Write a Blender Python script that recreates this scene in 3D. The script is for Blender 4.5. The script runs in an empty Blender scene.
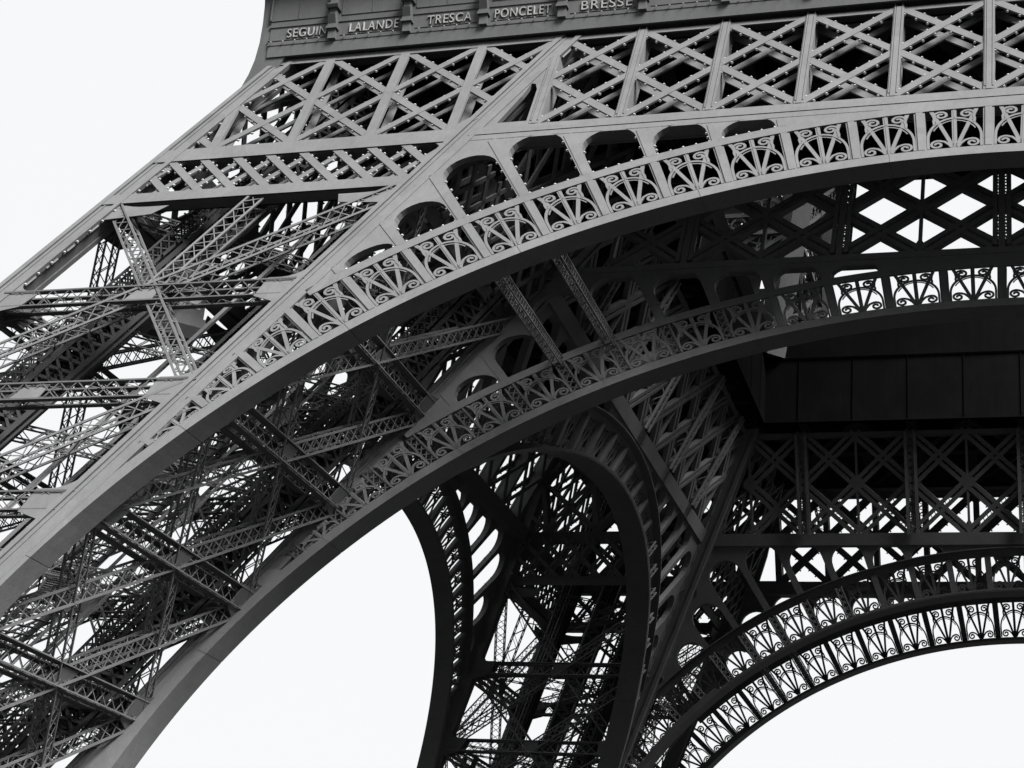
import bpy, math, random
from mathutils import Vector, Matrix
random.seed(7)
C = bpy.context.scene.collection
SC = bpy.context.scene

# ------------------------------------------------------------------ camera
cam_d = bpy.data.cameras.new('camera'); cam = bpy.data.objects.new('camera', cam_d); C.objects.link(cam)
cam_d.sensor_width = 36.0; cam_d.lens = 36.0 * 1799.395 / 1024.0
cam_d.clip_start = 0.5; cam_d.clip_end = 6000
cam.matrix_world = (Matrix.Translation((1.9835, -97.5617, 8.7427)) @ Matrix.Rotation(0.3137, 4, 'Z')
                    @ Matrix.Rotation(1.9427, 4, 'X') @ Matrix.Rotation(0.0846, 4, 'Z'))
SC.camera = cam

# ------------------------------------------------------------------ overcast sky
SUN_EL, SUN_AZ = math.radians(46), math.radians(126)      # azimuth of the sun measured from +Y
w = bpy.data.worlds.new('World'); SC.world = w; w.use_nodes = True
nt = w.node_tree; nt.nodes.clear()
out = nt.nodes.new('ShaderNodeOutputWorld'); bg = nt.nodes.new('ShaderNodeBackground')
sky = nt.nodes.new('ShaderNodeTexSky'); sky.sky_type = 'NISHITA'; sky.sun_disc = False
sky.sun_elevation = SUN_EL; sky.sun_rotation = SUN_AZ; sky.dust_density = 4.0
bw = nt.nodes.new('ShaderNodeRGBToBW')
mix = nt.nodes.new('ShaderNodeMix'); mix.data_type = 'RGBA'
mix.inputs[0].default_value = 0.985
mix.inputs[7].default_value = (1.53, 1.545, 1.57, 1)        # thick white cloud
nt.links.new(sky.outputs[0], bw.inputs[0]); nt.links.new(bw.outputs[0], mix.inputs[6])
nt.links.new(mix.outputs[2], bg.inputs[0]); bg.inputs[1].default_value = 0.05
nt.links.new(bg.outputs[0], out.inputs[0])
sd = bpy.data.lights.new('sun', 'SUN'); sd.energy = 1.5; sd.angle = math.radians(28); sd.color = (1, .985, .96)
so = bpy.data.objects.new('sun', sd); C.objects.link(so)
sdir = Vector((math.sin(SUN_AZ) * math.cos(SUN_EL), math.cos(SUN_AZ) * math.cos(SUN_EL), math.sin(SUN_EL)))
so.rotation_euler = sdir.to_track_quat('Z', 'Y').to_euler(); so.location = sdir * 150

SC.view_settings.view_transform = 'Standard'; SC.view_settings.look = 'None'
SC.view_settings.exposure = 3.6; SC.view_settings.gamma = 1.0

# ------------------------------------------------------------------ materials
def mat(name, col, rough=.6, var=.12, scale=.35, streak=.08, bump=.02, spec=.12):
    m = bpy.data.materials.new(name); m.use_nodes = True
    n = m.node_tree.nodes; l = m.node_tree.links
    b = n['Principled BSDF']; b.inputs['Roughness'].default_value = rough
    b.inputs['Specular IOR Level'].default_value = spec
    tc = n.new('ShaderNodeTexCoord')
    n1 = n.new('ShaderNodeTexNoise'); n1.inputs['Scale'].default_value = scale; n1.inputs['Detail'].default_value = 8
    n1.inputs['Roughness'].default_value = .65
    mp = n.new('ShaderNodeMapping'); mp.inputs['Scale'].default_value = (3.2, 3.2, .25)
    n2 = n.new('ShaderNodeTexNoise'); n2.inputs['Scale'].default_value = 1.4; n2.inputs['Detail'].default_value = 6
    n3 = n.new('ShaderNodeTexNoise'); n3.inputs['Scale'].default_value = 9.; n3.inputs['Detail'].default_value = 4
    l.new(tc.outputs['Object'], n1.inputs['Vector']); l.new(tc.outputs['Object'], mp.inputs['Vector'])
    l.new(mp.outputs[0], n2.inputs['Vector']); l.new(tc.outputs['Object'], n3.inputs['Vector'])
    def rng(src, lo, hi, f0=.3, f1=.7):
        r = n.new('ShaderNodeMapRange'); r.inputs[1].default_value = f0; r.inputs[2].default_value = f1
        r.inputs[3].default_value = lo; r.inputs[4].default_value = hi; l.new(src, r.inputs[0]); return r.outputs[0]
    a = rng(n1.outputs[0], 1 - var, 1 + var * .5); s = rng(n2.outputs[0], 1 - streak, 1 + streak * .5)
    g = rng(n3.outputs[0], .95, 1.03)
    m1 = n.new('ShaderNodeMath'); m1.operation = 'MULTIPLY'; l.new(a, m1.inputs[0]); l.new(s, m1.inputs[1])
    vo = n.new('ShaderNodeTexVoronoi'); vo.inputs['Scale'].default_value = .55; vo.distance = 'CHEBYCHEV'
    l.new(tc.outputs['Object'], vo.inputs['Vector'])
    sx_ = n.new('ShaderNodeSeparateColor'); l.new(vo.outputs['Color'], sx_.inputs[0])
    pl = rng(sx_.outputs[0], .93, 1.05, 0., 1.)
    mp_ = n.new('ShaderNodeMath'); mp_.operation = 'MULTIPLY'; l.new(g, mp_.inputs[0]); l.new(pl, mp_.inputs[1])
    m2 = n.new('ShaderNodeMath'); m2.operation = 'MULTIPLY'; l.new(m1.outputs[0], m2.inputs[0]); l.new(mp_.outputs[0], m2.inputs[1])
    vm = n.new('ShaderNodeVectorMath'); vm.operation = 'SCALE'; vm.inputs[0].default_value = col
    l.new(m2.outputs[0], vm.inputs['Scale']); l.new(vm.outputs[0], b.inputs['Base Color'])
    if bump:
        bp = n.new('ShaderNodeBump'); bp.inputs['Strength'].default_value = .25; bp.inputs['Distance'].default_value = bump
        l.new(n3.outputs[0], bp.inputs['Height']); l.new(bp.outputs[0], b.inputs['Normal'])
    return m
IRON = mat('painted_iron', (.08, .081, .083), .65)
FRIEZE = mat('frieze_paint', (.056, .057, .059), .65, .1)
DECKM = mat('deck_iron', (.022, .0225, .023), .9)  # darker than painted_iron: shade about the floor put into the colour
LAMP = mat('lamp_glass', (.3, .3, .305), .25, .05, 2., .0, 0, .5)
LETTER = mat('pale_letter_paint', (.17, .17, .17), .5, .06)
STONE = mat('pier_limestone', (.2, .198, .19), .85, .25, .6, .15, .05)
RECESS_SHADE = mat('parapet_recess_shade', (.0045, .0045, .0048), 1.0, .2, .5, .1, 0, .0)  # parapet round the void: shade of the recess put into a near-black colour
GROUND = mat('gravel_ground', (.028, .028, .0275), .95, .35, .08, .0, .06)
CABM = mat('cabin_paint', (.06, .06, .062), .5)

# ------------------------------------------------------------------ mesh builder
class MB:
    def __init__(s): s.v = []; s.f = []
    def quadbox(s, P):            # P: 8 corners, bottom 4 then top 4
        n = len(s.v); s.v += [tuple(p) for p in P]
        for a in ((0,3,2,1),(4,5,6,7),(0,1,5,4),(1,2,6,5),(2,3,7,6),(3,0,4,7)):
            s.f.append(tuple(n + i for i in a))
    def bar(s, p0, p1, w, h, side=None, caps=True):
        p0 = Vector(p0); p1 = Vector(p1); d = (p1 - p0)
        if d.length < 1e-4: return
        d.normalize()
        side = Vector(side) if side is not None else Vector((0, 0, 1))
        a = side - d * side.dot(d)
        if a.length < 1e-3:
            a = Vector((1, 0, 0)) - d * d.x
            if a.length < 1e-3: a = Vector((0, 1, 0)) - d * d.y
        a.normalize(); b = d.cross(a)
        a = a * (h / 2); b = b * (w / 2)                     # h along side vector, w across
        n = len(s.v)
        for p in (p0, p1):
            s.v += [tuple(p - a - b), tuple(p - a + b), tuple(p + a + b), tuple(p + a - b)]
        s.f += [(n, n+1, n+5, n+4), (n+1, n+2, n+6, n+5), (n+2, n+3, n+7, n+6), (n+3, n, n+4, n+7)]
        if caps: s.f += [(n+3, n+2, n+1, n), (n+4, n+5, n+6, n+7)]
    def truss(s, p0, p1, nrm, W, D, ch=.11, lc=.05, pitch=None, back=True):
        """box lattice girder from p0 to p1: W in the face, D along nrm"""
        p0 = Vector(p0); p1 = Vector(p1); d = p1 - p0; L = d.length
        if L < .3: return
        d.normalize(); n = Vector(nrm); n = (n - d * n.dot(d)).normalized(); a = n.cross(d)
        ca = a * (W / 2); cn = n * (D / 2)
        for sa in (-1, 1):
            for sn in ((-1, 1) if back else (-1,)):
                o = ca * sa + cn * sn
                s.bar(p0 + o, p1 + o, ch, ch * .8, n, False)
        k = max(2, round(L / (pitch or W * 1.05)))
        for sn in ((-1, 1) if back else (-1,)):
            for i in range(k):
                q0 = p0 + d * (L * i / k); q1 = p0 + d * (L * (i + 1) / k)
                s.bar(q0 - ca + cn * sn, q1 + ca + cn * sn, lc, lc * .5, n, False)
                s.bar(q0 + ca + cn * sn, q1 - ca + cn * sn, lc, lc * .5, n, False)
        if back:
            k = max(2, round(L / (D * 1.1)))
            for sa in (-1, 1):
                for i in range(k):
                    q0 = p0 + d * (L * i / k); q1 = p0 + d * (L * (i + 1) / k)
                    e = 1 if i % 2 else -1
                    s.bar(q0 + ca * sa + cn * e, q1 + ca * sa - cn * e, lc, lc * .5, a, False)
    def ball(s, p, r):
        n = len(s.v); x, y, z = p; c = r * .72
        s.v += [(x, y, z + r), (x, y, z - r)]
        for i in range(6):
            t = i * math.pi / 3; s.v.append((x + r * math.cos(t), y + r * math.sin(t), z))
        for i in range(6):
            j = (i + 1) % 6; s.f += [(n, n+2+i, n+2+j), (n+1, n+2+j, n+2+i)]
    def prism(s, poly, dvec):     # planar polygon (3d points) extruded by dvec
        n = len(s.v); m = len(poly); dv = Vector(dvec)
        s.v += [tuple(p) for p in poly] + [tuple(Vector(p) + dv) for p in poly]
        s.f.append(tuple(range(n + m - 1, n - 1, -1))); s.f.append(tuple(range(n + m, n + 2 * m)))
        for i in range(m):
            j = (i + 1) % m; s.f.append((n + i, n + j, n + m + j, n + m + i))
    def add(s, o):
        n = len(s.v); s.v += o.v; s.f += [tuple(i + n for i in f) for f in o.f]
    def mesh(s, name, m):
        me = bpy.data.meshes.new(name); me.from_pydata(s.v, [], s.f); me.materials.append(m); me.update(); return me

def obj(name, me, parent=None, m=None, rot=None, kind=None, label=None):
    if isinstance(me, MB): me = me.mesh(name, m or IRON)
    o = bpy.data.objects.new(name, me); C.objects.link(o)
    if parent is not None: o.parent = parent
    if rot is not None: o.rotation_euler = (0, 0, rot)
    if kind: o['kind'] = kind
    if label: o['label'] = label
    return o
def empty(name, parent=None, rot=0, loc=(0, 0, 0)):
    o = bpy.data.objects.new(name, None); C.objects.link(o); o.rotation_euler = (0, 0, rot); o.location = loc
    o.empty_display_size = .5
    if parent is not None: o.parent = parent
    return o

# ------------------------------------------------------------------ geometry of the tower
A, S = 58.3154, .5019
K = math.sqrt(1 + S * S)
P_ = 3.65                                  # bay between girder posts
DP = 3.987                                 # angular bay of the arch, degrees
GZ = 7.1                                   # ground level
def hw(z): return A - S * z
def N(u, z, off=0.): return Vector((u, -(hw(z) - off), z))          # near face, 'off' metres inside it
def Q(a, b, z): return Vector((-(hw(z) - a), -(hw(z) - b), z))      # inside the near left leg
FN = Vector((0, 1, 0))
LV = [47.6, 42.4, 36.86, 31.74, 26.53, 21.35, 16.2, 11.05, 7.0]
R90 = math.radians(90)
SIDES = {'near': 0., 'left': -R90, 'far': 2 * R90, 'right': R90}

# ------------------------------------------------------------------ ground
g = MB(); g.v += [(-3000, -3000, GZ), (3000, -3000, GZ), (3000, 3000, GZ), (-3000, 3000, GZ)]; g.f.append((0, 1, 2, 3))
obj('ground', g, None, GROUND, kind='structure')

tower = empty('iron_tower', None, 0, (0, 0, GZ))
tower['label'] = 'huge riveted iron lattice tower with arched legs seen from below under a white sky'
tower['category'] = 'tower'
def part(name, me, m=None, rot=0., kind=None, label=None):
    o = obj(name, me, tower, m, rot, kind, label); o.location = (0, 0, -GZ); return o
def partgroup(name, rot=0., label=None):
    o = empty(name, tower, rot, (0, 0, -GZ))
    if label: o['label'] = label
    return o

# ------------------------------------------------------------------ legs
def rafter_mb(a0, b0):
    m = MB(); T = 1.08
    z0, z1 = 8.6, 52.0
    def col(a, b, wa, wb):
        P = [Q(a, b, z0), Q(a + wa, b, z0), Q(a + wa, b + wb, z0), Q(a, b + wb, z0)]
        P += [Q(a, b, z1), Q(a + wa, b, z1), Q(a + wa, b + wb, z1), Q(a, b + wb, z1)]
        m.quadbox(P)
    col(a0 + .06, b0 + .06, T - .12, T - .12)                  # box core
    for (x, y) in ((0, 0), (1, 0), (0, 1), (1, 1)):            # angle irons along the four edges
        col(a0 + x * (T - .2) - .03, b0 + y * (T - .2) - .03, .26, .26)
    col(a0 + .36, b0 + .02, .1, .06); col(a0 + .36, b0 + T - .08, .1, .06)
    z = 9.0
    while z < 51.5:                                            # cover straps and batten lips
        for (x, y) in ((a0 - .05, b0 + .1), (a0 + T - .03, b0 + .1)):
            m.bar(Q(x + .04, y + .1, z), Q(x + .04, y + .1, z + .55), .12, .1)
        z += .62 * 1.6
    return m
def curve_gusset(m, face, z, right, h=1.0, ln=1.5):
    """plate with a hollow-curved neck that ties a horizontal to a corner rafter"""
    pts = []
    n = 6
    e0 = .3
    sgn = -1 if right else 1
    base = 13.9 if right else 1.0
    prof = [(0, h * 1.5)] + [(ln * .62 * (1 - math.cos(i / n * math.pi / 2)), h * .5 + h * 1.0 * (1 - math.sin(i / n * math.pi / 2))) for i in range(1, n + 1)] + [(ln, h * .5), (ln * .85, -h * .5), (0, -h * .9)]
    for (x, y) in prof: pts.append(face(base + sgn * x, z + y))
    return pts
FACES = {   # point on a face of the leg: distance s across, height z ; inward normal
    'front': (lambda s, z, d=.1: Q(s, d, z), Vector((0, 1, 0))),
    'side': (lambda s, z, d=.1: Q(d, s, z), Vector((1, 0, 0))),
    'inner_front': (lambda s, z, d=.1: Q(s, 14.9 - d, z), Vector((0, -1, 0))),
    'inner_side': (lambda s, z, d=.1: Q(14.9 - d, s, z), Vector((-1, 0, 0)))}
def hbrace_mb(fk, z):
    F, n = FACES[fk]; m = MB()
    m.truss(F(1.0, z, .5), F(13.9, z, .5), n, .74, .74, .06, .04, .74)
    for dz in (-.4, .4):
        for d in (.16, .86): m.bar(F(.9, z + dz, d), F(14., z + dz, d), .05, .3, n)
    c = [F(7.45 - .62, z - .33, .07), F(7.45 + .62, z - .33, .07), F(7.45 + .5, z + .33, .07), F(7.45 - .5, z + .33, .07)]
    m.prism(c, n * .04)
    c = [F(7.45 - .62, z - .5, .92), F(7.45 + .62, z - .5, .92), F(7.45 + .5, z + .5, .92), F(7.45 - .5, z + .5, .92)]
    m.prism(c, n * .04)
    for r in (False, True):
        m.prism(curve_gusset(m, lambda s, zz: F(s, zz, .02), z, r, .9 if not r else 1.0), n * .05)
        m.prism(curve_gusset(m, lambda s, zz: F(s, zz, 1.0), z, r, .9), n * .05)
    return m
def dbrace_mb(fk, z0, s0, z1, s1, W=.62):
    F, n = FACES[fk]; m = MB()
    m.truss(F(s0, z0, .5), F(s1, z1, .5), n, W, .66, .09, .042, .62)
    return m
def lamps_line(m, p0, p1, step, r=.075, skip=.3):
    p0 = Vector(p0); p1 = Vector(p1); L = (p1 - p0).length; k = int((L - 2 * skip) / step)
    if k < 1: return
    for i in range(k + 1): m.ball(p0 + (p1 - p0) * ((skip + (L - 2 * skip) * i / k) / L), r)

top_lamps = MB()
def leg_top_lattice(off, n):
    """flat lattice between the two rafters of an outer face just under the first floor"""
    m = MB()
    Fp = lambda u, z, o: N(u, z, off + o)
    def clip(u0, z0, u1, z1):
        t0, t1 = 0., 1.
        for sgn, c in ((1, .95), (-1, 13.95)):
            f0 = sgn * (u0 + hw(z0) - c); f1 = sgn * (u1 + hw(z1) - c)
            if f0 < 0 and f1 < 0: return None
            if f0 < 0: t0 = max(t0, f0 / (f0 - f1))
            if f1 < 0: t1 = min(t1, f0 / (f0 - f1))
        if t0 >= t1: return None
        L = lambda t: (u0 + (u1 - u0) * t, z0 + (z1 - z0) * t)
        return L(t0) + L(t1)
    def bar2(u0, z0, u1, z1, w, d0=.03, th=.1, back=True):
        c = clip(u0, z0, u1, z1)
        if not c: return
        nn = Vector((0, 1, -S)).normalized()
        m.bar(Fp(c[0], c[1], d0 + th / 2), Fp(c[2], c[3], d0 + th / 2), w, th, nn)
        if off == 0 and abs(u1 - u0) > .5:
            dd = (Fp(c[2], c[3], 0) - Fp(c[0], c[1], 0)).normalized(); ss = nn.cross(dd).normalized()
            for e in (-w / 2 - .05, w / 2 + .05): lamps_line(top_lamps, Fp(c[0], c[1], .14) + ss * e, Fp(c[2], c[3], .14) + ss * e, .62, .075, .4)
        if back: m.bar(Fp(c[0], c[1], .95), Fp(c[2], c[3], .95), w * .8, .08, nn)
    zm = 48.95; zt = 52.0; zb = 45.9
    for k in range(-1, 6):
        x = -(9 - k) * P_
        bar2(x, zb, x, zt, .43, 0.0, .14)
        for (z0, z1) in ((zb, zm), (zm, zt)):
            bar2(x, z0, x + P_, z1, .34, .04); bar2(x, z1, x + P_, z0, .34, .06)
    x = -44.
    while x < -16:
        bar2(x, 45.3, x + 2.3, 43.0, .34, .05); bar2(x, 43.0, x + 2.3, 45.3, .26, .12)
        x += 1.55
    for (z0, z1) in ((45.15, 45.95), (42.5, 43.08)):           # the two horizontal bands
        for (d, th) in (((-.01, .12), (.9, .1)) if off == 0 else ((0., .06),)):
            zc = (z0 + z1) / 2
            m.quadbox([Fp(-(hw(z0) - .2), z0, d), Fp(-(hw(z0) - 13.95), z0, d), Fp(-(hw(z0) - 13.95), z0, d + th), Fp(-(hw(z0) - .2), z0, d + th),
                       Fp(-(hw(z1) - .2), z1, d), Fp(-(hw(z1) - 13.95), z1, d), Fp(-(hw(z1) - 13.95), z1, d + th), Fp(-(hw(z1) - .2), z1, d + th)])
        if off == 0: m.quadbox([Fp(-(hw(z0) - .5), z0, 0.06), Fp(-(hw(z0) - 13.95), z0, 0.06), Fp(-(hw(z0) - 13.95), z0, 1.), Fp(-(hw(z0) - .5), z0, 1.),
                   Fp(-(hw(z0) - .5), z0 + .05, 0.06), Fp(-(hw(z0) - 13.95), z0 + .05, 0.06), Fp(-(hw(z0) - 13.95), z0 + .05, 1.), Fp(-(hw(z0) - .5), z0 + .05, 1.)])
    for sgn in (0,):
        P = []
        for d in (.0, .1):
            P += [Fp(-(hw(51.8) - .3), 51.8, d), Fp(-(hw(51.8) - 14.), 51.8, d), Fp(-(hw(52.18) - 14.), 52.18, d), Fp(-(hw(52.18) - .3), 52.18, d)]
        m.quadbox(P)
    for right in (False, True):
        m.prism(curve_gusset(m, lambda s, z: Q(s, off + .1, z) , 42.0, right, .5, 2.6), (0, .05, 0))
    return m
MIR = Matrix(((0, 1, 0), (1, 0, 0), (0, 0, 1)))
def mirror(m):
    o = MB(); o.v = [(y, x, z) for (x, y, z) in m.v]; o.f = [tuple(reversed(f)) for f in m.f]; return o

leg_meshes = []          # (name, MB)
for (a0, b0) in ((0, 0), (13.75, 0), (0, 13.75), (13.75, 13.75)):
    leg_meshes.append(('corner_rafter', rafter_mb(a0, b0), IRON))
for fk in FACES:
    for z in LV[2:8]:
        leg_meshes.append(('horizontal_brace', hbrace_mb(fk, z), IRON))
    F, n = FACES[fk]
    if 'inner' not in fk: leg_meshes.append(('mid_post', dbrace_mb(fk, LV[2], 7.45, LV[1], 7.45, .6), IRON))
    for i in (range(1, 7) if 'inner' in fk else range(1, 7, 2)):
        a, b = LV[i], LV[i + 2]
        leg_meshes.append(('diagonal_brace', dbrace_mb(fk, a, .9, b, 14.0), IRON))
        leg_meshes.append(('diagonal_brace', dbrace_mb(fk, a, 14.0, b, .9), IRON))
tl = leg_top_lattice(0, 1); leg_meshes.append(('lattice_panel', tl, IRON)); leg_meshes.append(('lattice_panel', mirror(tl), IRON))
tl = leg_top_lattice(13.9, 1); leg_meshes.append(('lattice_panel', tl, IRON)); leg_meshes.append(('lattice_panel', mirror(tl), IRON))
# lift tracks, stairs and cables that climb inside the leg
def track_mb(a, b):
    m = MB()
    m.truss(Q(a, b, 8), Q(a, b, 51), (1, -1, 0), 1.0, .5, .2, .13, .6)
    m.truss(Q(a, b, 8), Q(a, b, 51), (1, -1, 0), .96, .2, .1, .1, .85)
    for e in (-.62, .62): m.bar(Q(a + e * .55, b + e * .55, 8) - Vector((0, 0, e)), Q(a + e * .55, b + e * .55, 51) - Vector((0, 0, e)), .5, .1, (1, 1, -1.06))
    m.truss(Q(a - .9, b - .9, 8), Q(a - .9, b - .9, 51), (1, -1, 0), .5, .4, .08, .06, .5)
    z = 6.5
    while z < 51:
        m.bar(Q(a - .95, b - .4, z), Q(a - .4, b - .95, z), .08, .08); z += .75
    return m
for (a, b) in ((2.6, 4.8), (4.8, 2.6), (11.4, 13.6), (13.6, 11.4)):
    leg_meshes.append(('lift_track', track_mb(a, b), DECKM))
def stair_mb(a, b):
    m = MB(); z = 6.5; d = 0
    while z < 50:
        x0, x1 = (-2.2, 2.2) if d == 0 else (2.2, -2.2)
        p0 = Q(a + x0, b - x0, z); p1 = Q(a + x1, b - x1, z + 2.6)
        for e in (-.45, .45):
            m.bar(p0 + Vector((e, e, 0)), p1 + Vector((e, e, 0)), .05, .26)
            m.bar(p0 + Vector((e, e, 1.0)), p1 + Vector((e, e, 1.0)), .05, .05)
        for i in range(13):
            q = p0.lerp(p1, i / 12.); m.bar(q + Vector((-.45, -.45, 0)), q + Vector((.45, .45, 0)), .22, .04)
            if i % 3 == 0:
                for e in (-.45, .45): m.bar(q + Vector((e, e, 0)), q + Vector((e, e, 1.0)), .04, .04)
        m.bar(p1 + Vector((-.5, -.5, 0)), p1 + Vector((.5, .5, 0)), 1.0, .06)
        z += 2.6; d = 1 - d
    return m
leg_meshes.append(('staircase', stair_mb(9.2, 9.2), IRON))
def cables_mb():
    m = MB()
    for (a, b, r) in ((6.2, 7.4, .09), (6.9, 8.2, .07), (7.4, 7.1, .12), (8.3, 8.9, .06), (5.6, 6.6, .06), (10.2, 10.8, .1), (9.6, 11.5, .07), (11.2, 9.9, .07),
                      (3.2, 8.8, .08), (8.8, 3.2, .08), (4.4, 10.6, .06), (10.6, 4.4, .06), (7.4, 12.2, .08), (12.2, 7.4, .08)):
        m.bar(Q(a, b, 8), Q(a, b, 51.5), r * 1.6, r * 1.6)
    # horizontal ties across the leg at every level
    for z in LV[1:8]:
        m.truss(Q(1, 1, z), Q(13.9, 13.9, z), (0, 0, 1), .5, .6, .08, .04, .8)
        m.truss(Q(13.9, 1, z), Q(1, 13.9, z), (0, 0, 1), .5, .6, .08, .04, .8)
    return m
leg_meshes.append(('tie_frame', cables_mb(), IRON))
lm = MB()
z = 8.
while z < 51:
    for (a, b) in ((1.18, .1), (13.68, .1), (.1, 1.18), (.1, 13.68)): lm.ball(Q(a, b, z), .075)
    z += .62
lm.add(top_lamps); lm.add(mirror(top_lamps))
leg_meshes.append(('light_bulbs', lm, LAMP))
built = [(nm, mb.mesh(nm, mm)) for nm, mb, mm in leg_meshes]
bulk = MB()
for nm, mb, mm in leg_meshes:
    if nm not in ('corner_rafter', 'lattice_panel', 'light_bulbs'): bulk.add(mb)
bulk_me = bulk.mesh('bracing', IRON)
for side, rot in SIDES.items():
    leg = partgroup('leg', rot)
    for nm, me in built:
        if side in ('near', 'left') or nm in ('corner_rafter', 'lattice_panel', 'light_bulbs'):
            obj(nm, me, leg, kind='stuff' if nm == 'light_bulbs' else None)
    if side not in ('near', 'left'): obj('bracing', bulk_me, leg, kind='stuff')

# ------------------------------------------------------------------ arches
def ribbon(m, pts, wd, n0, n1, mp):
    """flat strip along 2-d points; mp(x, y, depth) -> 3-d"""
    k = len(pts); base = len(m.v)
    for i, (x, y) in enumerate(pts):
        a = pts[max(i - 1, 0)]; b = pts[min(i + 1, k - 1)]
        tx, ty = b[0] - a[0], b[1] - a[1]; L = math.hypot(tx, ty) or 1; nx, ny = -ty / L * wd / 2, tx / L * wd / 2
        for (sx, d) in ((1, n0), (-1, n0), (-1, n1), (1, n1)):
            m.v.append(tuple(mp(x + nx * sx, y + ny * sx, d)))
    for i in range(k - 1):
        o = base + 4 * i
        for a in range(4):
            b = (a + 1) % 4; m.f.append((o + a, o + b, o + 4 + b, o + 4 + a))
    m.f.append((base + 3, base + 2, base + 1, base)); o = base + 4 * (k - 1); m.f.append((o, o + 1, o + 2, o + 3))

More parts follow.
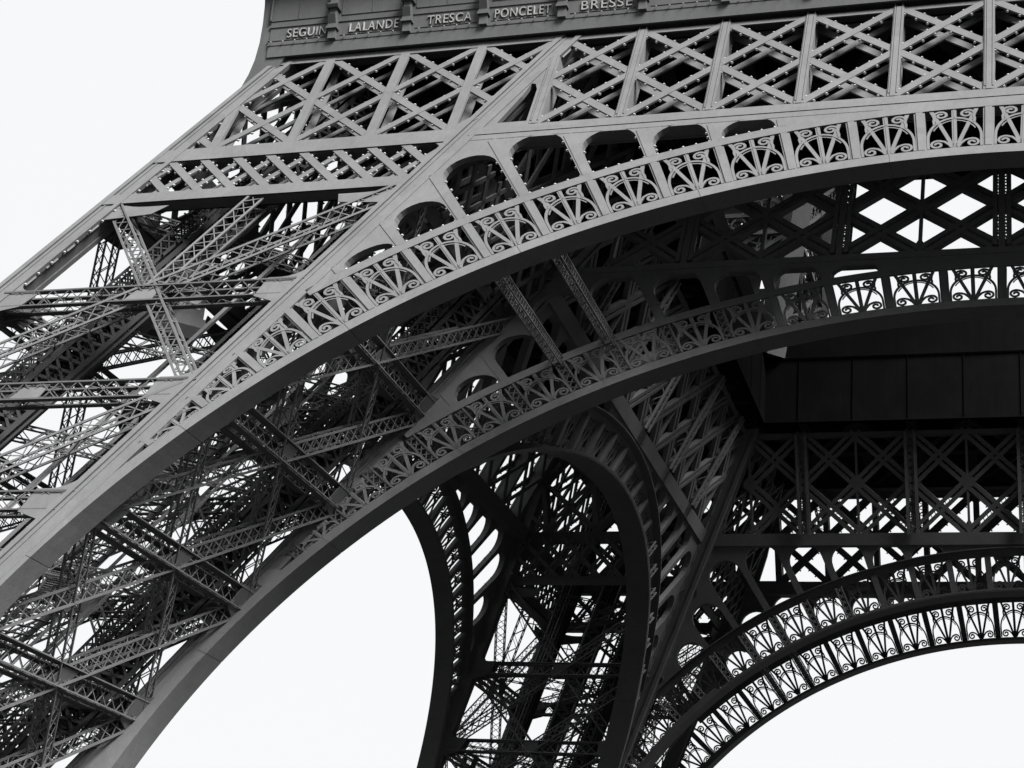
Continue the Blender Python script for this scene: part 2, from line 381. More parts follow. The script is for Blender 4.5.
def make_arch(off, tc, R1, R3, depth, edge, lattice_posts, chord_z):
    """returns dict of MBs; all on the near face"""
    def pt(th, r, d=0.):
        t = math.radians(th); return N(r * math.sin(t), (tc + r * math.cos(t)) / K, off + d)
    def redge(th, margin=0.):        # radius at which the ray meets the rafter's inner edge
        t = math.radians(abs(th)); s_, c_ = math.sin(t), math.cos(t)
        # r sin = hw(z) - edge ; z=(tc+r cos)/K
        den = s_ + S * c_ / K
        return (A - edge - margin - S * tc / K) / den
    def rchord(th): return (chord_z * K - tc) / math.cos(math.radians(th))
    F1, F3 = R1 + .5, R3 - .47
    m = MB()
    def sweep(prof, ths, m=m):
        k = len(prof); base = len(m.v)
        for th in ths:
            for (r, d) in prof: m.v.append(tuple(pt(th, r, d)))
        for i in range(len(ths) - 1):
            for a in range(k):
                b = (a + 1) % k; o = base + k * i
                m.f.append((o + a, o + b, o + k + b, o + k + a))
        m.f.append(tuple(range(base + k - 1, base - 1, -1))); o = base + k * (len(ths) - 1); m.f.append(tuple(range(o, o + k)))
    # soffit and lower flange, in plates with a fine open joint
    step = DP; lo = -23
    sweep([(R1 + .025, .0), (F1 - .02, .0), (F1 - .02, .09), (R1 + .06, .09), (R1 + .06, depth - .02), (R1 + .025, depth - .02)], [-92 + 184 * j / 120 for j in range(121)])
    for i in range(-23, 23, 3):
        a0, a1 = i * DP + 1.98 + .02, (i + 3) * DP + 1.98 - .02
        ths = [a0 + (a1 - a0) * j / 12 for j in range(13)]
        sweep([(R1, -.02), (F1, -.02), (F1, .1), (R1 + .07, .1), (R1 + .07, depth), (R1, depth)], ths)
        sweep([(R1 + .072, depth - .1), (R1 + .2, depth - .1), (R1 + .2, depth + .01), (R1 + .072, depth + .01)], ths)
    end = 30.
    while redge(end) > R3 - .15 and end < 60: end += .2
    ths = [-end + 2 * end * j / 100 for j in range(101)]
    sweep([(F3, -.03), (R3, -.03), (R3, .6), (R3 - .06, .6), (R3 - .06, .1), (F3, .1)], ths)
    # posts between the fans
    for i in range(-15, 16):
        th = i * DP; top = min(F3, redge(th) + .3)
        if top < F1 + .25: continue
        dw = math.degrees(.2 / 35.9)
        if lattice_posts and abs(i) > 4:
            a0 = pt(th, F1, .35); a1 = pt(th, top, .35); m.truss(a0, a1, FN, .42, .45, .09, .05, .45)
        else:
            P = []
            for d in (0.02, .38):
                P += [pt(th - dw, F1, d), pt(th + dw, F1, d), pt(th + dw, top, d), pt(th - dw, top, d)]
            m.quadbox(P)
            P = []
            for d in (-.035, .02):
                P += [pt(th - dw * .62, F1 + .02, d), pt(th + dw * .62, F1 + .02, d), pt(th + dw * .62, top - .02, d), pt(th - dw * .62, top - .02, d)]
            m.quadbox(P)
    # one fan
    def fan(i):
        f = MB(); mid = (i + .5) * DP
        def top_at(th): return min(F3, redge(th) + .05)
        tm = top_at(mid)
        if tm - F1 < .35: return None
        H = F3 - F1
        Wd = math.radians(DP) * 36.0 / 2 - .2
        def mp(x, y, d):
            th = mid + math.degrees(x / 36.0)
            e = mid + math.degrees((Wd if i >= 0 else -Wd) / 36.0)
            tp = top_at(th)
            return pt(th, F1 + y / H * max(.12, tp - F1), d)
        R = lambda pts, wd, a=.02, b=.09: ribbon(f, pts, wd, a, b, mp)
        hub = (0, .02)
        n = 7
        lin = lambda p, q: [(p[0] + (q[0] - p[0]) * j / n, p[1] + (q[1] - p[1]) * j / n) for j in range(n + 1)]
        R(lin(hub, (0, H)), .18); R(lin((.05, .02), (Wd * .78, H)), .15); R(lin((-.05, .02), (-Wd * .78, H)), .15)
        R(lin((0, .02), (0, H)), .05, -.0, .03)
        arc = []
        for j in range(19):
            t = math.pi * j / 18; arc.append((-(Wd - .06) * math.cos(t), H * .27 + H * .5 * math.sin(t)))
        R([(-(Wd - .06), .05)] + arc + [(Wd - .06, .05)], .1, .0, .08)
        R([(x * .9, y * .93) for x, y in arc[3:-3]], .05, .03, .08)
        def scroll(cx, cy, r, a0, dirn, turns, lead=None):
            pts = list(lead or [])
            k = int(13 * turns)
            for j in range(k + 1):
                q = j / k; rr = r * (1 - .8 * q); a = a0 + dirn * q * turns * 2 * math.pi
                pts.append((cx + rr * math.cos(a), cy + rr * math.sin(a)))
            R(pts, .1, .0, .08)
        for sx in (-1, 1):
            # upper scroll springs from the arc and curls towards the middle rib
            r = .34
            cx, cy = .46, H - .42
            pts = []
            a0 = math.radians(200 if sx < 0 else -20)
            a0 = math.radians(212 if sx < 0 else -32)
            scroll(sx * .47, H - .36, .29, a0, -1 if sx < 0 else 1, 1.5, [(sx * .72, H * .62), (sx * .745, H - .72)])
            # lower scroll leaves the hub and curls into the bottom corner
            lead = [(sx * .12, .05), (sx * .22, .26), (sx * .38, .46)]
            k = 20; pts = lead
            for j in range(k + 1):
                q = j / k; rr = .27 * (1 - .78 * q); a = (math.radians(115) - q * 1.35 * 2 * math.pi)
                pts = pts + [(sx * (.66 + rr * math.cos(a)), .29 + rr * math.sin(a))]
            R(pts, .1, .0, .08)
        return f
    fans = {i: fan(i) for i in range(-15, 15)}
    # spandrel plate with its round-headed openings
    sps = {-1: MB(), 1: MB()}; lamps = MB(); pil = MB()
    for i in range(-15, 15):
        sp = sps[-1 if i < 0 else 1]
        a0, a1 = i * DP, (i + 1) * DP; am = (a0 + a1) / 2
        top = lambda th: min(rchord(th), redge(th, -.12))
        if top(am) - R3 < .06 and top(a0) - R3 < .06 and top(a1) - R3 < .06: continue
        marg = .36
        l, r = a0 + marg, a1 - marg
        bot = R3 + .03
        cap = lambda th: min(rchord(th) + .05, redge(th, .42))
        apex = min(cap(am), cap(am - .7) + .15, cap(am + .7) + .15)
        outer_n = 44
        hole = []
        if apex - bot > .6:
            spring = max(bot + .05, apex - math.radians(r - l) / 2 * 40.)
            cl, cr = cap(l), cap(r)
            sl, sr = min(spring, max(bot + .04, cl - .25)), min(spring, max(bot + .04, cr - .25))
            hole = [(l, bot), (am, bot), (r, bot), (r, (bot + sr) / 2)]
            for j in range(13):
                t = math.pi * j / 12; e = math.sin(t) ** .9
                s0 = sr + (sl - sr) * j / 12
                hole.append((am + (r - l) / 2 * math.cos(t), s0 + (apex - s0) * e))
            hole += [(l, (bot + sl) / 2)]
        lowb = R3 - .03
        if i != 0 and top(a0) - R3 > .5:
            dw_ = math.degrees(.17 / 40.); P = []
            for d in (-.03, .0): P += [pt(a0 - dw_, R3 - .02, d), pt(a0 + dw_, R3 - .02, d), pt(a0 + dw_, top(a0) - .12, d), pt(a0 - dw_, top(a0) - .12, d)]
            pil.quadbox(P)
        def bnd(th): return max(lowb + .002, top(th))
        if hole:
            cr_ = sum(h[1] for h in hole) / len(hole)
            cx = am
            ring = []
            for (th, rr) in hole:       # march outwards from the centre of the opening to the cell's border
                dx, dy = (th - cx), (rr - cr_)
                t_ = 1.; lim = 40.
                if abs(dx) > 1e-6: lim = min(lim, ((a1 if dx > 0 else a0) - cx) / dx)
                if dy < 0: lim = min(lim, (lowb - cr_) / dy)
                lo_, hi_ = 1., lim
                f_ = lambda t: cr_ + dy * t - bnd(cx + dx * t)
                if f_(lim) > 0 and dy > -1e-9:
                    if f_(1.) >= 0: hi_ = 1.0
                    else:
                        for _ in range(40):
                            md = (lo_ + hi_) / 2
                            if f_(md) > 0: hi_ = md
                            else: lo_ = md
                ring.append((cx + dx * hi_, cr_ + dy * hi_))
            # add cell corners so the border is covered
            kk = len(hole); base = len(sp.v)
            for d in (.0, .42):
                for (th, rr) in hole: sp.v.append(tuple(pt(th, rr, d)))
                for (th, rr) in ring: sp.v.append(tuple(pt(th, rr, d)))
            for j in range(kk):
                q = (j + 1) % kk
                sp.f.append((base + j, base + q, base + kk + q, base + kk + j))
                o = base + 2 * kk
                sp.f.append((o + q, o + j, o + kk + j, o + kk + q))
                sp.f.append((base + q, base + j, o + j, o + q))
            for (cth, crr) in ((a0, bnd(a0)), (a1, bnd(a1)), (a0, lowb), (a1, lowb)):      # wedge filling each corner
                js = sorted(range(kk), key=lambda j: (ring[j][0] - cth) ** 2 * .5 + (ring[j][1] - crr) ** 2)[:2]
                best = None
                for j in range(kk):
                    q = (j + 1) % kk
                    on_side = abs(ring[j][0] - cth) < 1e-3; on_side2 = abs(ring[q][0] - cth) < 1e-3
                    if on_side != on_side2:
                        o_ = ring[q] if on_side else ring[j]
                        if (crr > cr_) == (o_[1] > cr_): best = (j, q)
                if best:
                    j, q = best
                    for d in (.0, .42):
                        n0 = len(sp.v); sp.v += [tuple(pt(*ring[j], d)), tuple(pt(*ring[q], d)), tuple(pt(cth, crr, d))]; sp.f.append((n0, n0 + 1, n0 + 2))
            for j in range(kk):
                if apex - bot > .5:
                    th, rr = hole[j]; th2, rr2 = hole[(j + 1) % kk]
                    if 5 <= j <= 15: continue                 # none round the head of the opening
                    p0, p1 = pt(th, rr, .07), pt(th2, rr2, .07)
                    kq = max(1, round((p1 - p0).length / .62))
                    for e in range(kq):
                        q = p0.lerp(p1, e / kq); cen = pt(am, cr_, .07); lamps.ball(q + (cen - q).normalized() * .05, .075)
        else:
            n0 = len(sp.v); ks = 6
            for d in (.0, .42):
                for j in range(ks + 1):
                    th = a0 + (a1 - a0) * j / ks
                    sp.v += [tuple(pt(th, lowb, d)), tuple(pt(th, bnd(th), d))]
            for j in range(ks):
                o = n0 + 2 * j; sp.f.append((o, o + 2, o + 3, o + 1))
                o += 2 * (ks + 1); sp.f.append((o + 1, o + 3, o + 2, o))
    # plate web that fills the narrow foot between arch and rafter
    foot = MB()
    for sg in (-1, 1):
        ths = [38 + j * .5 for j in range(105)]
        base = len(foot.v)
        for d in (.04, depth - .06):
            for th in ths:
                r_ = max(R1 + .2, min(redge(th) + .3, F1 + .2 if th < 56 else 60)) if th > 56 else F1
                e = redge(th) + .4
                r_ = max(F1 - .05, min(e, 36.4)) if th > 57.5 else F1 - .05
                foot.v += [tuple(pt(sg * th, R1 + .1, d)), tuple(pt(sg * th, r_, d))]
        k = len(ths)
        for j in range(k - 1):
            o = base + 2 * j; foot.f.append((o, o + 2, o + 3, o + 1)); o += 2 * k; foot.f.append((o + 1, o + 3, o + 2, o))
    m.add(foot); m.add(pil)
    # vertical continuation under the springing
    for sg in (-1, 1):
        p0 = pt(sg * 90.5, R1 + .25, .05); u = p0.x; 
        for d0, d1 in ((-.02, depth),):
            z1_ = p0.z; z0_ = 8.6; uo = lambda z: u + sg * (hw(z) - hw(z1_)) * 1.0
            P = []
            for zz in (z0_, z1_):
                P += [N(uo(zz) - .25, zz, off + d0), N(uo(zz) + .25, zz, off + d0), N(uo(zz) + .25, zz, off + d1), N(uo(zz) - .25, zz, off + d1)]
            m.quadbox(P)
    return m, fans, sps, lamps, pt

OUT = make_arch(0., 12.919, 34.135, 37.705, 1.268, 14.84, False, 45.1)
INN = make_arch(13.5, 12.951, 33.97, 37.2, 1.5, 14.84, True, 45.0)
def merge(fans, keep):
    o = MB()
    for i, f in fans.items():
        if f is not None and i not in keep: o.add(f)
    return o
for nm, ARC, vis in (('outer', OUT, {'near': range(-15, 0), 'left': range(-13, 0), 'far': range(0, 14), 'right': ()}),
                     ('inner', INN, {'near': range(-9, 0), 'left': range(-8, 0), 'far': range(0, 10), 'right': ()})):
    m, fans, sp, lamps, pt_ = ARC
    arch_me = m.mesh('arch', IRON); sp_me = [q_.mesh('spandrel', IRON) for q_ in sp.values()]; lamp_me = lamps.mesh('light_bulbs', LAMP)
    fan_me = {i: f.mesh('fan_panel', IRON) for i, f in fans.items() if f is not None}
    for side, rot in SIDES.items():
        a = part('arch', arch_me, rot=rot)
        for q_ in sp_me: obj('spandrel', q_, a)
        if nm == 'outer': obj('light_bulbs', lamp_me, a, kind='stuff')
        keep = [i for i in vis[side] if i in fan_me]
        for i in keep: obj('fan_panel', fan_me[i], a)
        rest = merge(fans, keep)
        if rest.v: obj('fan_panel', rest, a, IRON, kind='stuff')

# struts that tie outer and inner arch
strut = []
for i in (-8, -7, 7, 8):
    m = MB(); m.truss(OUT[4](i * DP, 34.8, 1.2), INN[4](i * DP, 36.9, .2), (1, 0, 0), .42, .4, .06, .035, .42)
    strut.append(m.mesh('arch_strut', IRON))
for side in ('near', 'far'):
    g = partgroup('strut_row', SIDES[side])
    for me in strut: obj('arch_strut', me, g)

# ------------------------------------------------------------------ girders under the first floor
def girder(off, edge, zb0, zb1, zt, double):
    ch = MB(); posts = []; diags = {}; lamps = MB()
    lim = lambda z: hw(z) - edge
    NN = Vector((0, 1, -S)).normalized()
    D = .45 if double else .95
    def strip(z0, z1, d0, d1):
        P = []
        for d in (d0, d1):
            P += [N(-lim(z0) - .3, z0, off + d), N(lim(z0) + .3, z0, off + d), N(lim(z1) + .3, z1, off + d), N(-lim(z1) - .3, z1, off + d)]
        ch.quadbox(P)
    h = zb1 - zb0
    strip(zb0, zb1, 0.0, .12); strip(zb0 + h * .42, zb1 - .05, -.035, .0); strip(zb0, zb1, D, D + .12)
    strip(zb0 + .02, zb0 + .08, .1, D); strip(zb1 - .1, zb1 - .04, .1, D)
    strip(zt - .25, zt, .05, .15); strip(zt - .25, zt, D, D + .1)
    zm = (zb1 + zt) / 2
    def clipu(u0, z0, u1, z1):
        t0, t1 = 0., 1.
        for sgn in (1, -1):
            f0 = lim(z0) + .1 - sgn * u0; f1 = lim(z1) + .1 - sgn * u1
            if f0 < 0 and f1 < 0: return None
            if f0 < 0: t0 = max(t0, f0 / (f0 - f1))
            if f1 < 0: t1 = min(t1, f0 / (f0 - f1))
        return (u0 + (u1 - u0) * t0, z0 + (z1 - z0) * t0, u0 + (u1 - u0) * t1, z0 + (z1 - z0) * t1) if t0 < t1 - .02 else None
    for k in range(-5, 6):
        x = k * P_
        c = clipu(x, zb1 - .02, x, zt)
        if c is None: continue
        pm = MB()
        if not double:
            pm.bar(N(c[0], c[1], off + .05), N(c[2], c[3], off + .05), .43, .12, NN)
            pm.bar(N(c[0], c[1], off - .03), N(c[2], c[3], off - .03), .2, .04, NN)
            pm.bar(N(c[0], c[1], off + D), N(c[2], c[3], off + D), .4, .1, NN)
            pm.bar(N(c[0] - .15, c[1], off + D / 2), N(c[2] - .15, c[3], off + D / 2), .05, D, NN)
            pm.bar(N(c[0] + .15, c[1], off + D / 2), N(c[2] + .15, c[3], off + D / 2), .05, D, NN)
        elif k % 2 == 0:
            pm.truss(N(c[0], c[1], off + .5), N(c[2], c[3], off + .5), FN, .62, .7, .2, .07, .5)
            pm.bar(N(c[0], c[1], off + .1), N(c[2], c[3], off + .1), .3, .1, NN)
        else:
            pm.bar(N(c[0], c[1], off + .3), N(c[2], c[3], off + .3), .16, .3, NN)
            q = N(c[0], c[1] + .1, off + .3); pm.prism([q + Vector((-.45, 0, 0)), q + Vector((.45, 0, 0)), q + Vector((.1, .2, .7)), q + Vector((-.1, .2, .7))], (0, .12, 0))
            q = N(x, zm, off + .3); pm.prism([q + Vector((-.45, -.1, -.2)), q + Vector((0, -.25, -.5)), q + Vector((.45, -.1, -.2)), q + Vector((.45, .1, .2)), q + Vector((0, .25, .5)), q + Vector((-.45, .1, .2))], (0, .2, 0))
        posts.append((k, pm))
    for k in range(-5, 5):
        for (z0, z1) in ((zb1, zm), (zm, zt)):
            for (ua, za, ub, zb_, dd) in ((k * P_, z0, (k + 1) * P_, z1, .03), (k * P_, z1, (k + 1) * P_, z0, .055)):
                c = clipu(ua, za, ub, zb_)
                if not c: continue
                dm = MB(); p0 = lambda o: N(c[0], c[1], off + o); p1 = lambda o: N(c[2], c[3], off + o)
                if not double:
                    dm.bar(p0(dd + .04), p1(dd + .04), .36, .09, NN)
                    dm.bar(p0(D - .02 + dd), p1(D - .02 + dd), .34, .08, NN)
                    d = (p1(0) - p0(0)); L = d.length; d.normalize(); s_ = NN.cross(d).normalized()
                    for e in (-.24, .24):
                        lamps_line(lamps, p0(.12) + s_ * e, p1(.12) + s_ * e, .62, .08, .55)
                else:
                    d = (p1(0) - p0(0)).normalized(); s_ = NN.cross(d).normalized()
                    for e in (-.21, .21):
                        dm.bar(p0(.3 + dd) + s_ * e, p1(.3 + dd) + s_ * e, .27, .3, NN)
                    L = (p1(0) - p0(0)).length; n = int(L / .33)
                    for j in range(n): dm.bar(p0(.3) + d * (j * .33) - s_ * .12, p0(.3) + d * (j * .33 + .12) + s_ * .12, .05, .05, NN, False)
                diags.setdefault(k, []).append(dm)
    return ch, posts, diags, lamps
def put_girder(GD, outer, visk):
    ch, posts, diags, lamps = GD
    chm = ch.mesh('girder', IRON); lme = lamps.mesh('light_bulbs', LAMP) if lamps.v else None
    pm = {k: p.mesh('girder_post', IRON) for k, p in posts}
    dm = {k: [d.mesh('diagonal_bar', IRON) for d in ds] for k, ds in diags.items()}
    for side, rot in SIDES.items():
        g = part('girder', chm, rot=rot)
        if lme: obj('light_bulbs', lme, g, kind='stuff')
        rp, rd = MB(), MB()
        for k, p in posts:
            if k in visk[side]: obj('girder_post', pm[k], g)
            else: rp.add(p)
        for k, ds in diags.items():
            if k in visk[side] and side in ('near', 'far'):
                for me in dm[k]: obj('diagonal_bar', me, g)
            else:
                for d in ds: rd.add(d)
        if rp.v: obj('girder_post', rp, g, IRON, kind='stuff')
        if rd.v: obj('diagonal_bar', rd, g, IRON, kind='stuff')
put_girder(girder(0., 14.84, 45.05, 45.92, 52.0, False), True, {'near': range(-6, 1), 'left': range(-5, 2), 'far': range(-1, 5), 'right': ()})
put_girder(girder(13.5, 14.84, 44.95, 45.7, 51.9, True), False, {'near': range(-5, 1), 'left': range(-5, 5), 'far': range(-1, 5), 'right': ()})

# plate beside the rafter between spandrel and first post (triangular window)
tri_me = []
for sg in (-1, 1):
    tri = MB()
    e = lambda z: -(hw(z) - 14.75)
    xp = -18.42
    hole = [(e(46.15) + .5, 46.15), (-18.62, 46.15), (-18.62, 48.3), (-18.75, 48.7), (-18.95, 48.75), (e(47.95) + .3, 47.9)]
    outer = [(e(45.9), 45.9), (xp + .1, 45.9), (xp + .1, 49.2), (xp + .15, 50.4), (e(50.2), 50.3), (e(48), 48.)]
    base = len(tri.v); kk = 6
    for d in (.02, .3):
        for (u, z) in outer + hole: tri.v.append(tuple(N(-sg * u, z, d)))
    for j in range(kk):
        q = (j + 1) % kk
        tri.f.append((base + j, base + q, base + kk + q, base + kk + j)); o = base + 2 * kk
        tri.f.append((o + q, o + j, o + kk + j, o + kk + q)); tri.f.append((base + kk + j, base + kk + q, o + kk + q, o + kk + j))
    tri_me.append(tri.mesh('corner_plate', IRON))
for side, rot in SIDES.items():
    for q_ in tri_me: part('corner_plate', q_, rot=rot)

# ------------------------------------------------------------------ first floor deck
def ring_box(m, r0, r1, z0, z1):
    """square ring between half-widths r0 (inside) and r1"""
    for q in range(4):
        c, s = [(1, 0), (0, 1), (-1, 0), (0, -1)][q]
        R = lambda x, y: (x * c - y * s, x * s + y * c)
        P = []
        for z in (z0, z1):
            for (x, y) in ((-r1, -r1), (r1, -r1), (r0, -r0), (-r0, -r0)): P.append((*R(x, y), z))
        m.quadbox(P)
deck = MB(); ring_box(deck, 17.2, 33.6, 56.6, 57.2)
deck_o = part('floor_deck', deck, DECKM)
bm_ = MB()
for k in range(-7, 8):
    x = k * P_
    bm_.bar((x, -31.4, 54.6), (x, -17.6, 54.6), .35, 3.6, (0, 0, 1)); bm_.bar((x, -31.4, 52.9), (x, -17.6, 52.9), .7, .12, (0, 0, 1))
    if k % 2 == 0: bm_.truss((x, -30.5, 49.), (x, -19.5, 51.6), (1, 0, 0), .5, .4, .1, .05)
for y in (-29, -26, -23, -20): bm_.bar((-17, y, 55.6), (17, y, 55.6), .25, 1.6, (0, 0, 1))
bm_.bar((-17, -24.6, 52.8), (17, -24.6, 52.8), .8, .5)
for k in range(-7, 6, 2):
    bm_.bar((k * P_, -31, 52.6), (k * P_ + 2 * P_, -18, 52.6), .4, .25); bm_.bar((k * P_ + 2 * P_, -31, 52.5), (k * P_, -18, 52.5), .4, .25)
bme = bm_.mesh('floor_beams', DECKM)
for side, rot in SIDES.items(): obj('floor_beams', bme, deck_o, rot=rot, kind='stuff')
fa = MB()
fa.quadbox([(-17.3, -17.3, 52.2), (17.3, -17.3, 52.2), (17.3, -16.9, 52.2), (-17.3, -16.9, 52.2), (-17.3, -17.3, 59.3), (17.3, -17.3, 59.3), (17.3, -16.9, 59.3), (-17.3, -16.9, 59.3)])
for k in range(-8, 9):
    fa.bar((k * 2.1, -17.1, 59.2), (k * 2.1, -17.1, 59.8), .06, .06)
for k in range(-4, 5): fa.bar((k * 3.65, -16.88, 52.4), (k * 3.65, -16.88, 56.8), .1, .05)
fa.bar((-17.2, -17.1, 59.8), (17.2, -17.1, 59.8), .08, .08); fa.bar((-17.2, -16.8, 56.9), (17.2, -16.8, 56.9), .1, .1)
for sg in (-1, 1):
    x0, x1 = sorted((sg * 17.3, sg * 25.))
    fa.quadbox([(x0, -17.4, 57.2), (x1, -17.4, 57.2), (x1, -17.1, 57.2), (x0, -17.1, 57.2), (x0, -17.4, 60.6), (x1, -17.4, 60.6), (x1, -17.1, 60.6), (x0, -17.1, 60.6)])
fme = fa.mesh('void_parapet', RECESS_SHADE)
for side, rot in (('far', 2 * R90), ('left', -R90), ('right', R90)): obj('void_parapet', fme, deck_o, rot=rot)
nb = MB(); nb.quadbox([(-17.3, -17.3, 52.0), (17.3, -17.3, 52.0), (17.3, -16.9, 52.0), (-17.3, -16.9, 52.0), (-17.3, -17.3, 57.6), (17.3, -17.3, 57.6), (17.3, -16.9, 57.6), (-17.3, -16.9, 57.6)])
obj('void_parapet', nb, deck_o, RECESS_SHADE)

# ------------------------------------------------------------------ gallery with the frieze of names
YF = 32.4
def gallery_mb():
    m = MB()
    def band(z0, z1, y0, y1=YF - .5, e=None):       # mitred strip along the side
        m.quadbox([(-y0, -y0, z0), (y0, -y0, z0), (y1, -y1, z0), (-y1, -y1, z0), (-y0, -y0, z1), (y0, -y0, z1), (y1, -y1, z1), (-y1, -y1, z1)])
    band(52.2, 52.8, YF + .02); band(52.8, 52.9, YF + .05); band(52.9, 53.0, YF + .03)
    band(53.0, 53.78, YF); band(53.78, 53.9, YF + .05); band(53.9, 57.2, YF + .02)
    band(57.2, 57.7, YF + .6); band(57.7, 58.0, YF + .9)
    band(52.2, 52.26, YF - .1, YF - 1.3)
    for k in range(-9, 9):                           # raised frames of the panels
        x0, x1 = k * P_ + .35, (k + 1) * P_ - .35
        for z in (54.15, 56.9): m.bar((x0, -YF - .03, z), (x1, -YF - .03, z), .06, .06)
        for x in (x0, (x0 + x1) / 2, x1): m.bar((x, -YF - .03, 54.15), (x, -YF - .03, 56.9), .06, .06)
        m.bar((x0, -YF - .01, 53.08), (x1, -YF - .01, 53.08), .05, .04)
    return m
def console_mb():
    m = MB()
    def blk(z0, z1, w0, d0, w1=None, d1=None):
        w1 = w1 or w0; d1 = d1 or d0
        m.quadbox([(-w0/2, -d0, z0), (w0/2, -d0, z0), (w0/2, .05, z0), (-w0/2, .05, z0), (-w1/2, -d1, z1), (w1/2, -d1, z1), (w1/2, .05, z1), (-w1/2, .05, z1)])
    blk(52.82, 53.3, .36, .22); blk(53.3, 53.42, .52, .34); blk(53.42, 53.55, .44, .3)
    blk(53.55, 53.95, .38, .3, .38, .5); blk(53.95, 54.3, .34, .36); blk(54.3, 54.42, .56, .52, .62, .6); blk(54.42, 54.55, .5, .5)
    blk(54.55, 56.2, .36, .38); blk(56.2, 57.2, .4, .5, .4, 1.0)
    return m
con_me = console_mb().mesh('console', FRIEZE)
gal_me = gallery_mb().mesh('gallery', FRIEZE)
glamp = MB()
for k in range(-9, 9):
    for j in range(5): glamp.ball((k * P_ + .6 + j * .6, -YF - .14, 52.93), .055)
glamp_me = glamp.mesh('light_bulbs', LAMP)
# curved corner bracket, standing under the end of each side gallery
cb = MB()
left = [(-34.25, 49.9), (-33.85, 50.31), (-33.5, 50.81), (-33.24, 51.43), (-33.04, 52.16), (-32.92, 53.12), (-32.9, 54.1), (-32.94, 55.1), (-33.11, 56.7)]
for j in range(8):
    (x0, z0), (x1, z1) = left[j], left[j + 1]
    r0, r1 = max(-32.36, -hw(z0) + .6), max(-32.36, -hw(z1) + .6)
    cb.quadbox([(x0, -32.35, z0), (r0, -32.35, z0), (r0, -32.1, z0), (x0, -32.1, z0), (x1, -32.35, z1), (r1, -32.35, z1), (r1, -32.1, z1), (x1, -32.1, z1)])
cb_me = cb.mesh('corner_bracket', FRIEZE)
def letter_mesh(txt, width, height):
    cu = bpy.data.curves.new('name_letters', 'FONT'); cu.body = txt; cu.size = 1.; cu.align_x = 'CENTER'; cu.extrude = .04; cu.space_character = 1.15
    cu.offset = -.004
    o = bpy.data.objects.new('name_letters', cu); C.objects.link(o)
    bpy.context.view_layer.update()
    me = bpy.data.meshes.new_from_object(o.evaluated_get(bpy.context.evaluated_depsgraph_get()))
    bpy.data.objects.remove(o)
    xs = [v.co.x for v in me.vertices]; ys = [v.co.y for v in me.vertices]
    sx = width / (max(xs) - min(xs)); sy = height / (max(ys) - min(ys)); cx = (max(xs) + min(xs)) / 2; y0 = min(ys)
    for v in me.vertices: v.co = ((v.co.x - cx) * sx, -v.co.z, (v.co.y - y0) * sy)
    me.materials.append(LETTER); me.name = 'name_letters'; return me
NAMES = [('SEGUIN', -31.5, -29.55), ('LALANDE', -28.4, -26.0), ('TRESCA', -24.6, -22.5), ('PONCELET', -21.4, -18.8), ('BRESSE', -17.4, -15.1)]
for side, rot in SIDES.items():
    gl = part('gallery', gal_me, rot=rot)
    obj('light_bulbs', glamp_me, gl, kind='stuff')
    for k in range(-8, 9):
        if side == 'near' and k <= -3 or side != 'near' and abs(k) < 2:
            o = obj('console', con_me, gl); o.location = (k * P_, -YF, 0)
    rest = MB()
    for k in range(-8, 9):
        if not (side == 'near' and k <= -3 or side != 'near' and abs(k) < 2):
            t = console_mb(); t.v = [(x + k * P_, y - YF, z) for (x, y, z) in t.v]; rest.add(t)
    obj('console', rest, gl, FRIEZE, kind='stuff')
    obj('corner_bracket', cb_me, gl)
    if side == 'near':
        for txt, x0, x1 in NAMES:
            o = obj('name_letters', letter_mesh(txt, x1 - x0, .46), gl); o.location = ((x0 + x1) / 2, -YF - .05, 53.15)

# ------------------------------------------------------------------ legs above the first floor
def upper_mb():
    m = MB()
    def q(a, b, z):
        f = (z - 57.) / 55.; h = 29.6 - 12.4 * f; w_ = 13.0 - 2.4 * f
        return Vector((-(h - a * w_), -(h - b * w_), z))
    for (a, b) in ((0, 0), (1, 0), (0, 1), (1, 1)): m.bar(q(a, b, 57), q(a, b, 112), 1.5, 1.5)
    for (a, b) in ((.5, .5), (.35, .65), (.65, .35)): m.bar(q(a, b, 57), q(a, b, 112), 1.6, .8)
    z = 58.
    while z < 108:
        z2 = z + 8.2
        for (p, r, n) in (((0, 0), (1, 0), (0, 1, 0)), ((0, 0), (0, 1), (1, 0, 0)), ((0, 1), (1, 1), (0, 1, 0)), ((1, 0), (1, 1), (1, 0, 0))):
            m.truss(q(*p, z), q(*r, z2), n, 1.1, .7, .3, .12, 1.1); m.truss(q(*r, z), q(*p, z2), n, 1.1, .7, .3, .12, 1.1); m.truss(q(*p, z), q(*r, z), n, 1.4, .7, .3, .12, 1.2)
        z = z2
    return m
ume = upper_mb().mesh('upper_leg', IRON)
for side, rot in SIDES.items(): part('upper_leg', ume, rot=rot)

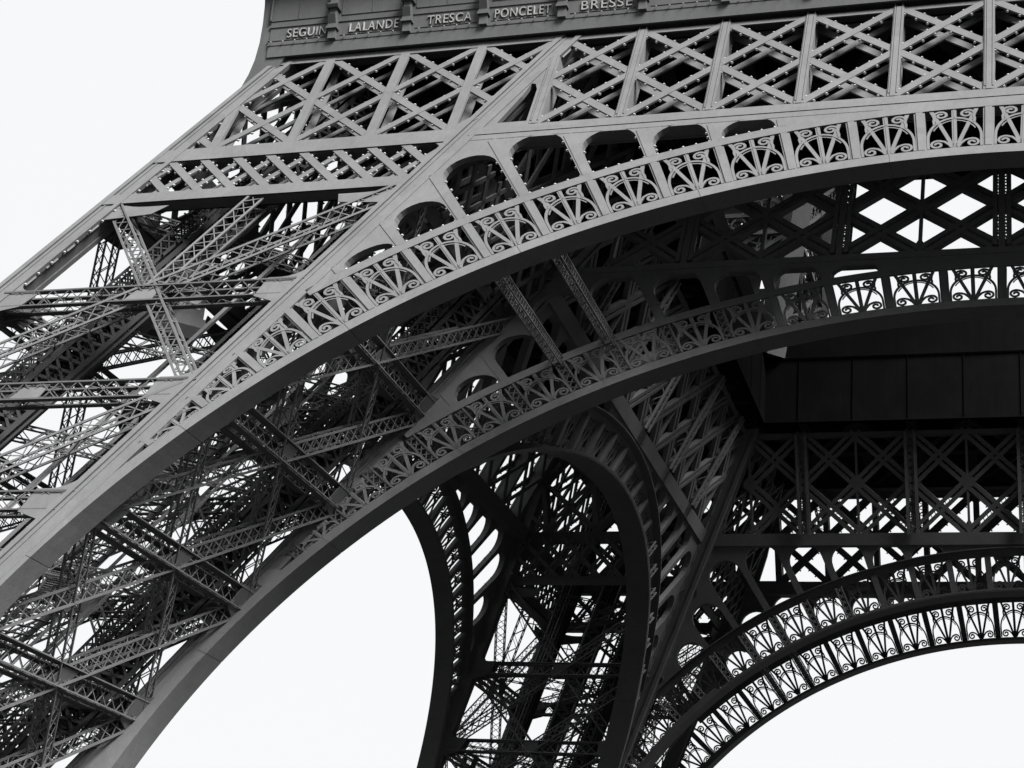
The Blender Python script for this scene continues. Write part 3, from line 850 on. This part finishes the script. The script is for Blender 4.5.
# second platform, high above the frame: it closes the sky over the open middle
sp2 = MB()
sp2.quadbox([(-21, -21, 110), (21, -21, 110), (21, 21, 110), (-21, 21, 110), (-22, -22, 114), (22, -22, 114), (22, 22, 114), (-22, 22, 114)])
for q_ in range(-5, 6): sp2.bar((q_ * 4, -21, 109.4), (q_ * 4, 21, 109.4), .5, 1.1, (0, 0, 1))
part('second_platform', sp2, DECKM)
pv = MB()
pv.quadbox([(-15, -31, 57.25), (15, -31, 57.25), (14.5, -18.6, 57.25), (-14.5, -18.6, 57.25), (-15, -30.4, 62.5), (15, -30.4, 62.5), (14.5, -19.2, 62.5), (-14.5, -19.2, 62.5)])
for q_ in range(-7, 8): pv.bar((q_ * 2., -18.5, 57.3), (q_ * 2., -19.1, 62.5), .2, .2)
pvm = pv.mesh('pavilion', DECKM)
for side, rot in SIDES.items():
    if side != 'far': part('pavilion', pvm, rot=rot)

# ------------------------------------------------------------------ masonry piers under the legs
pm = MB()
for (a, b) in ((0, 0), (13.8, 0), (0, 13.8), (13.8, 13.8)):
    c = Q(a + .5, b + .5, 9.); r = 2.6
    pm.quadbox([(c.x - r, c.y - r, GZ - .3), (c.x + r, c.y - r, GZ - .3), (c.x + r, c.y + r, GZ - .3), (c.x - r, c.y + r, GZ - .3),
                (c.x - 1.5, c.y - 1.5, 9.0), (c.x + 1.5, c.y - 1.5, 9.0), (c.x + 1.5, c.y + 1.5, 9.0), (c.x - 1.5, c.y + 1.5, 9.0)])
pme = pm.mesh('masonry_pier', STONE)
for side, rot in SIDES.items(): part('masonry_pier', pme, rot=rot)

# ------------------------------------------------------------------ lift cabin hanging in the near left leg
cab = empty('lift_cabin', None, math.radians(45), tuple(Q(5.0, 5.0, 38.2)))
cab.scale = (.62, .62, .7)
cab['label'] = 'dark boxy lift cabin inside the lattice of the left leg'; cab['category'] = 'lift cabin'
def cbox(m, x0, x1, y0, y1, z0, z1, tp=0.):
    m.quadbox([(x0 + tp, y0 + tp, z0), (x1 - tp, y0 + tp, z0), (x1 - tp, y1 - tp, z0), (x0 + tp, y1 - tp, z0), (x0, y0, z1), (x1, y0, z1), (x1, y1, z1), (x0, y1, z1)])
m = MB(); cbox(m, -2., 2., -1.4, 1.4, -1.2, -.5, .45); cbox(m, -2., 2., -1.4, 1.4, -.5, .1); obj('underframe', m, cab, CABM)
m = MB(); cbox(m, -1.85, 1.85, -1.25, 1.25, .1, 2.3); cbox(m, -2.05, 2.05, -1.45, 1.45, 2.3, 2.5); obj('cabin_body', m, cab, CABM)
m = MB()
for k in range(3): cbox(m, -1.5 + k * 1.1, -.7 + k * 1.1, -1.29, -1.27, .7, 1.9)
obj('window', m, cab, LAMP)
m = MB()
for x in (-2, -1, 0, 1, 2): m.bar((x, -1.4, 2.5), (x, -1.4, 3.4), .05, .05); m.bar((x, 1.4, 2.5), (x, 1.4, 3.4), .05, .05)
for z in (2.95, 3.4): m.bar((-2, -1.4, z), (2, -1.4, z), .05, .05); m.bar((-2, 1.4, z), (2, 1.4, z), .05, .05)
obj('railing', m, cab, IRON)
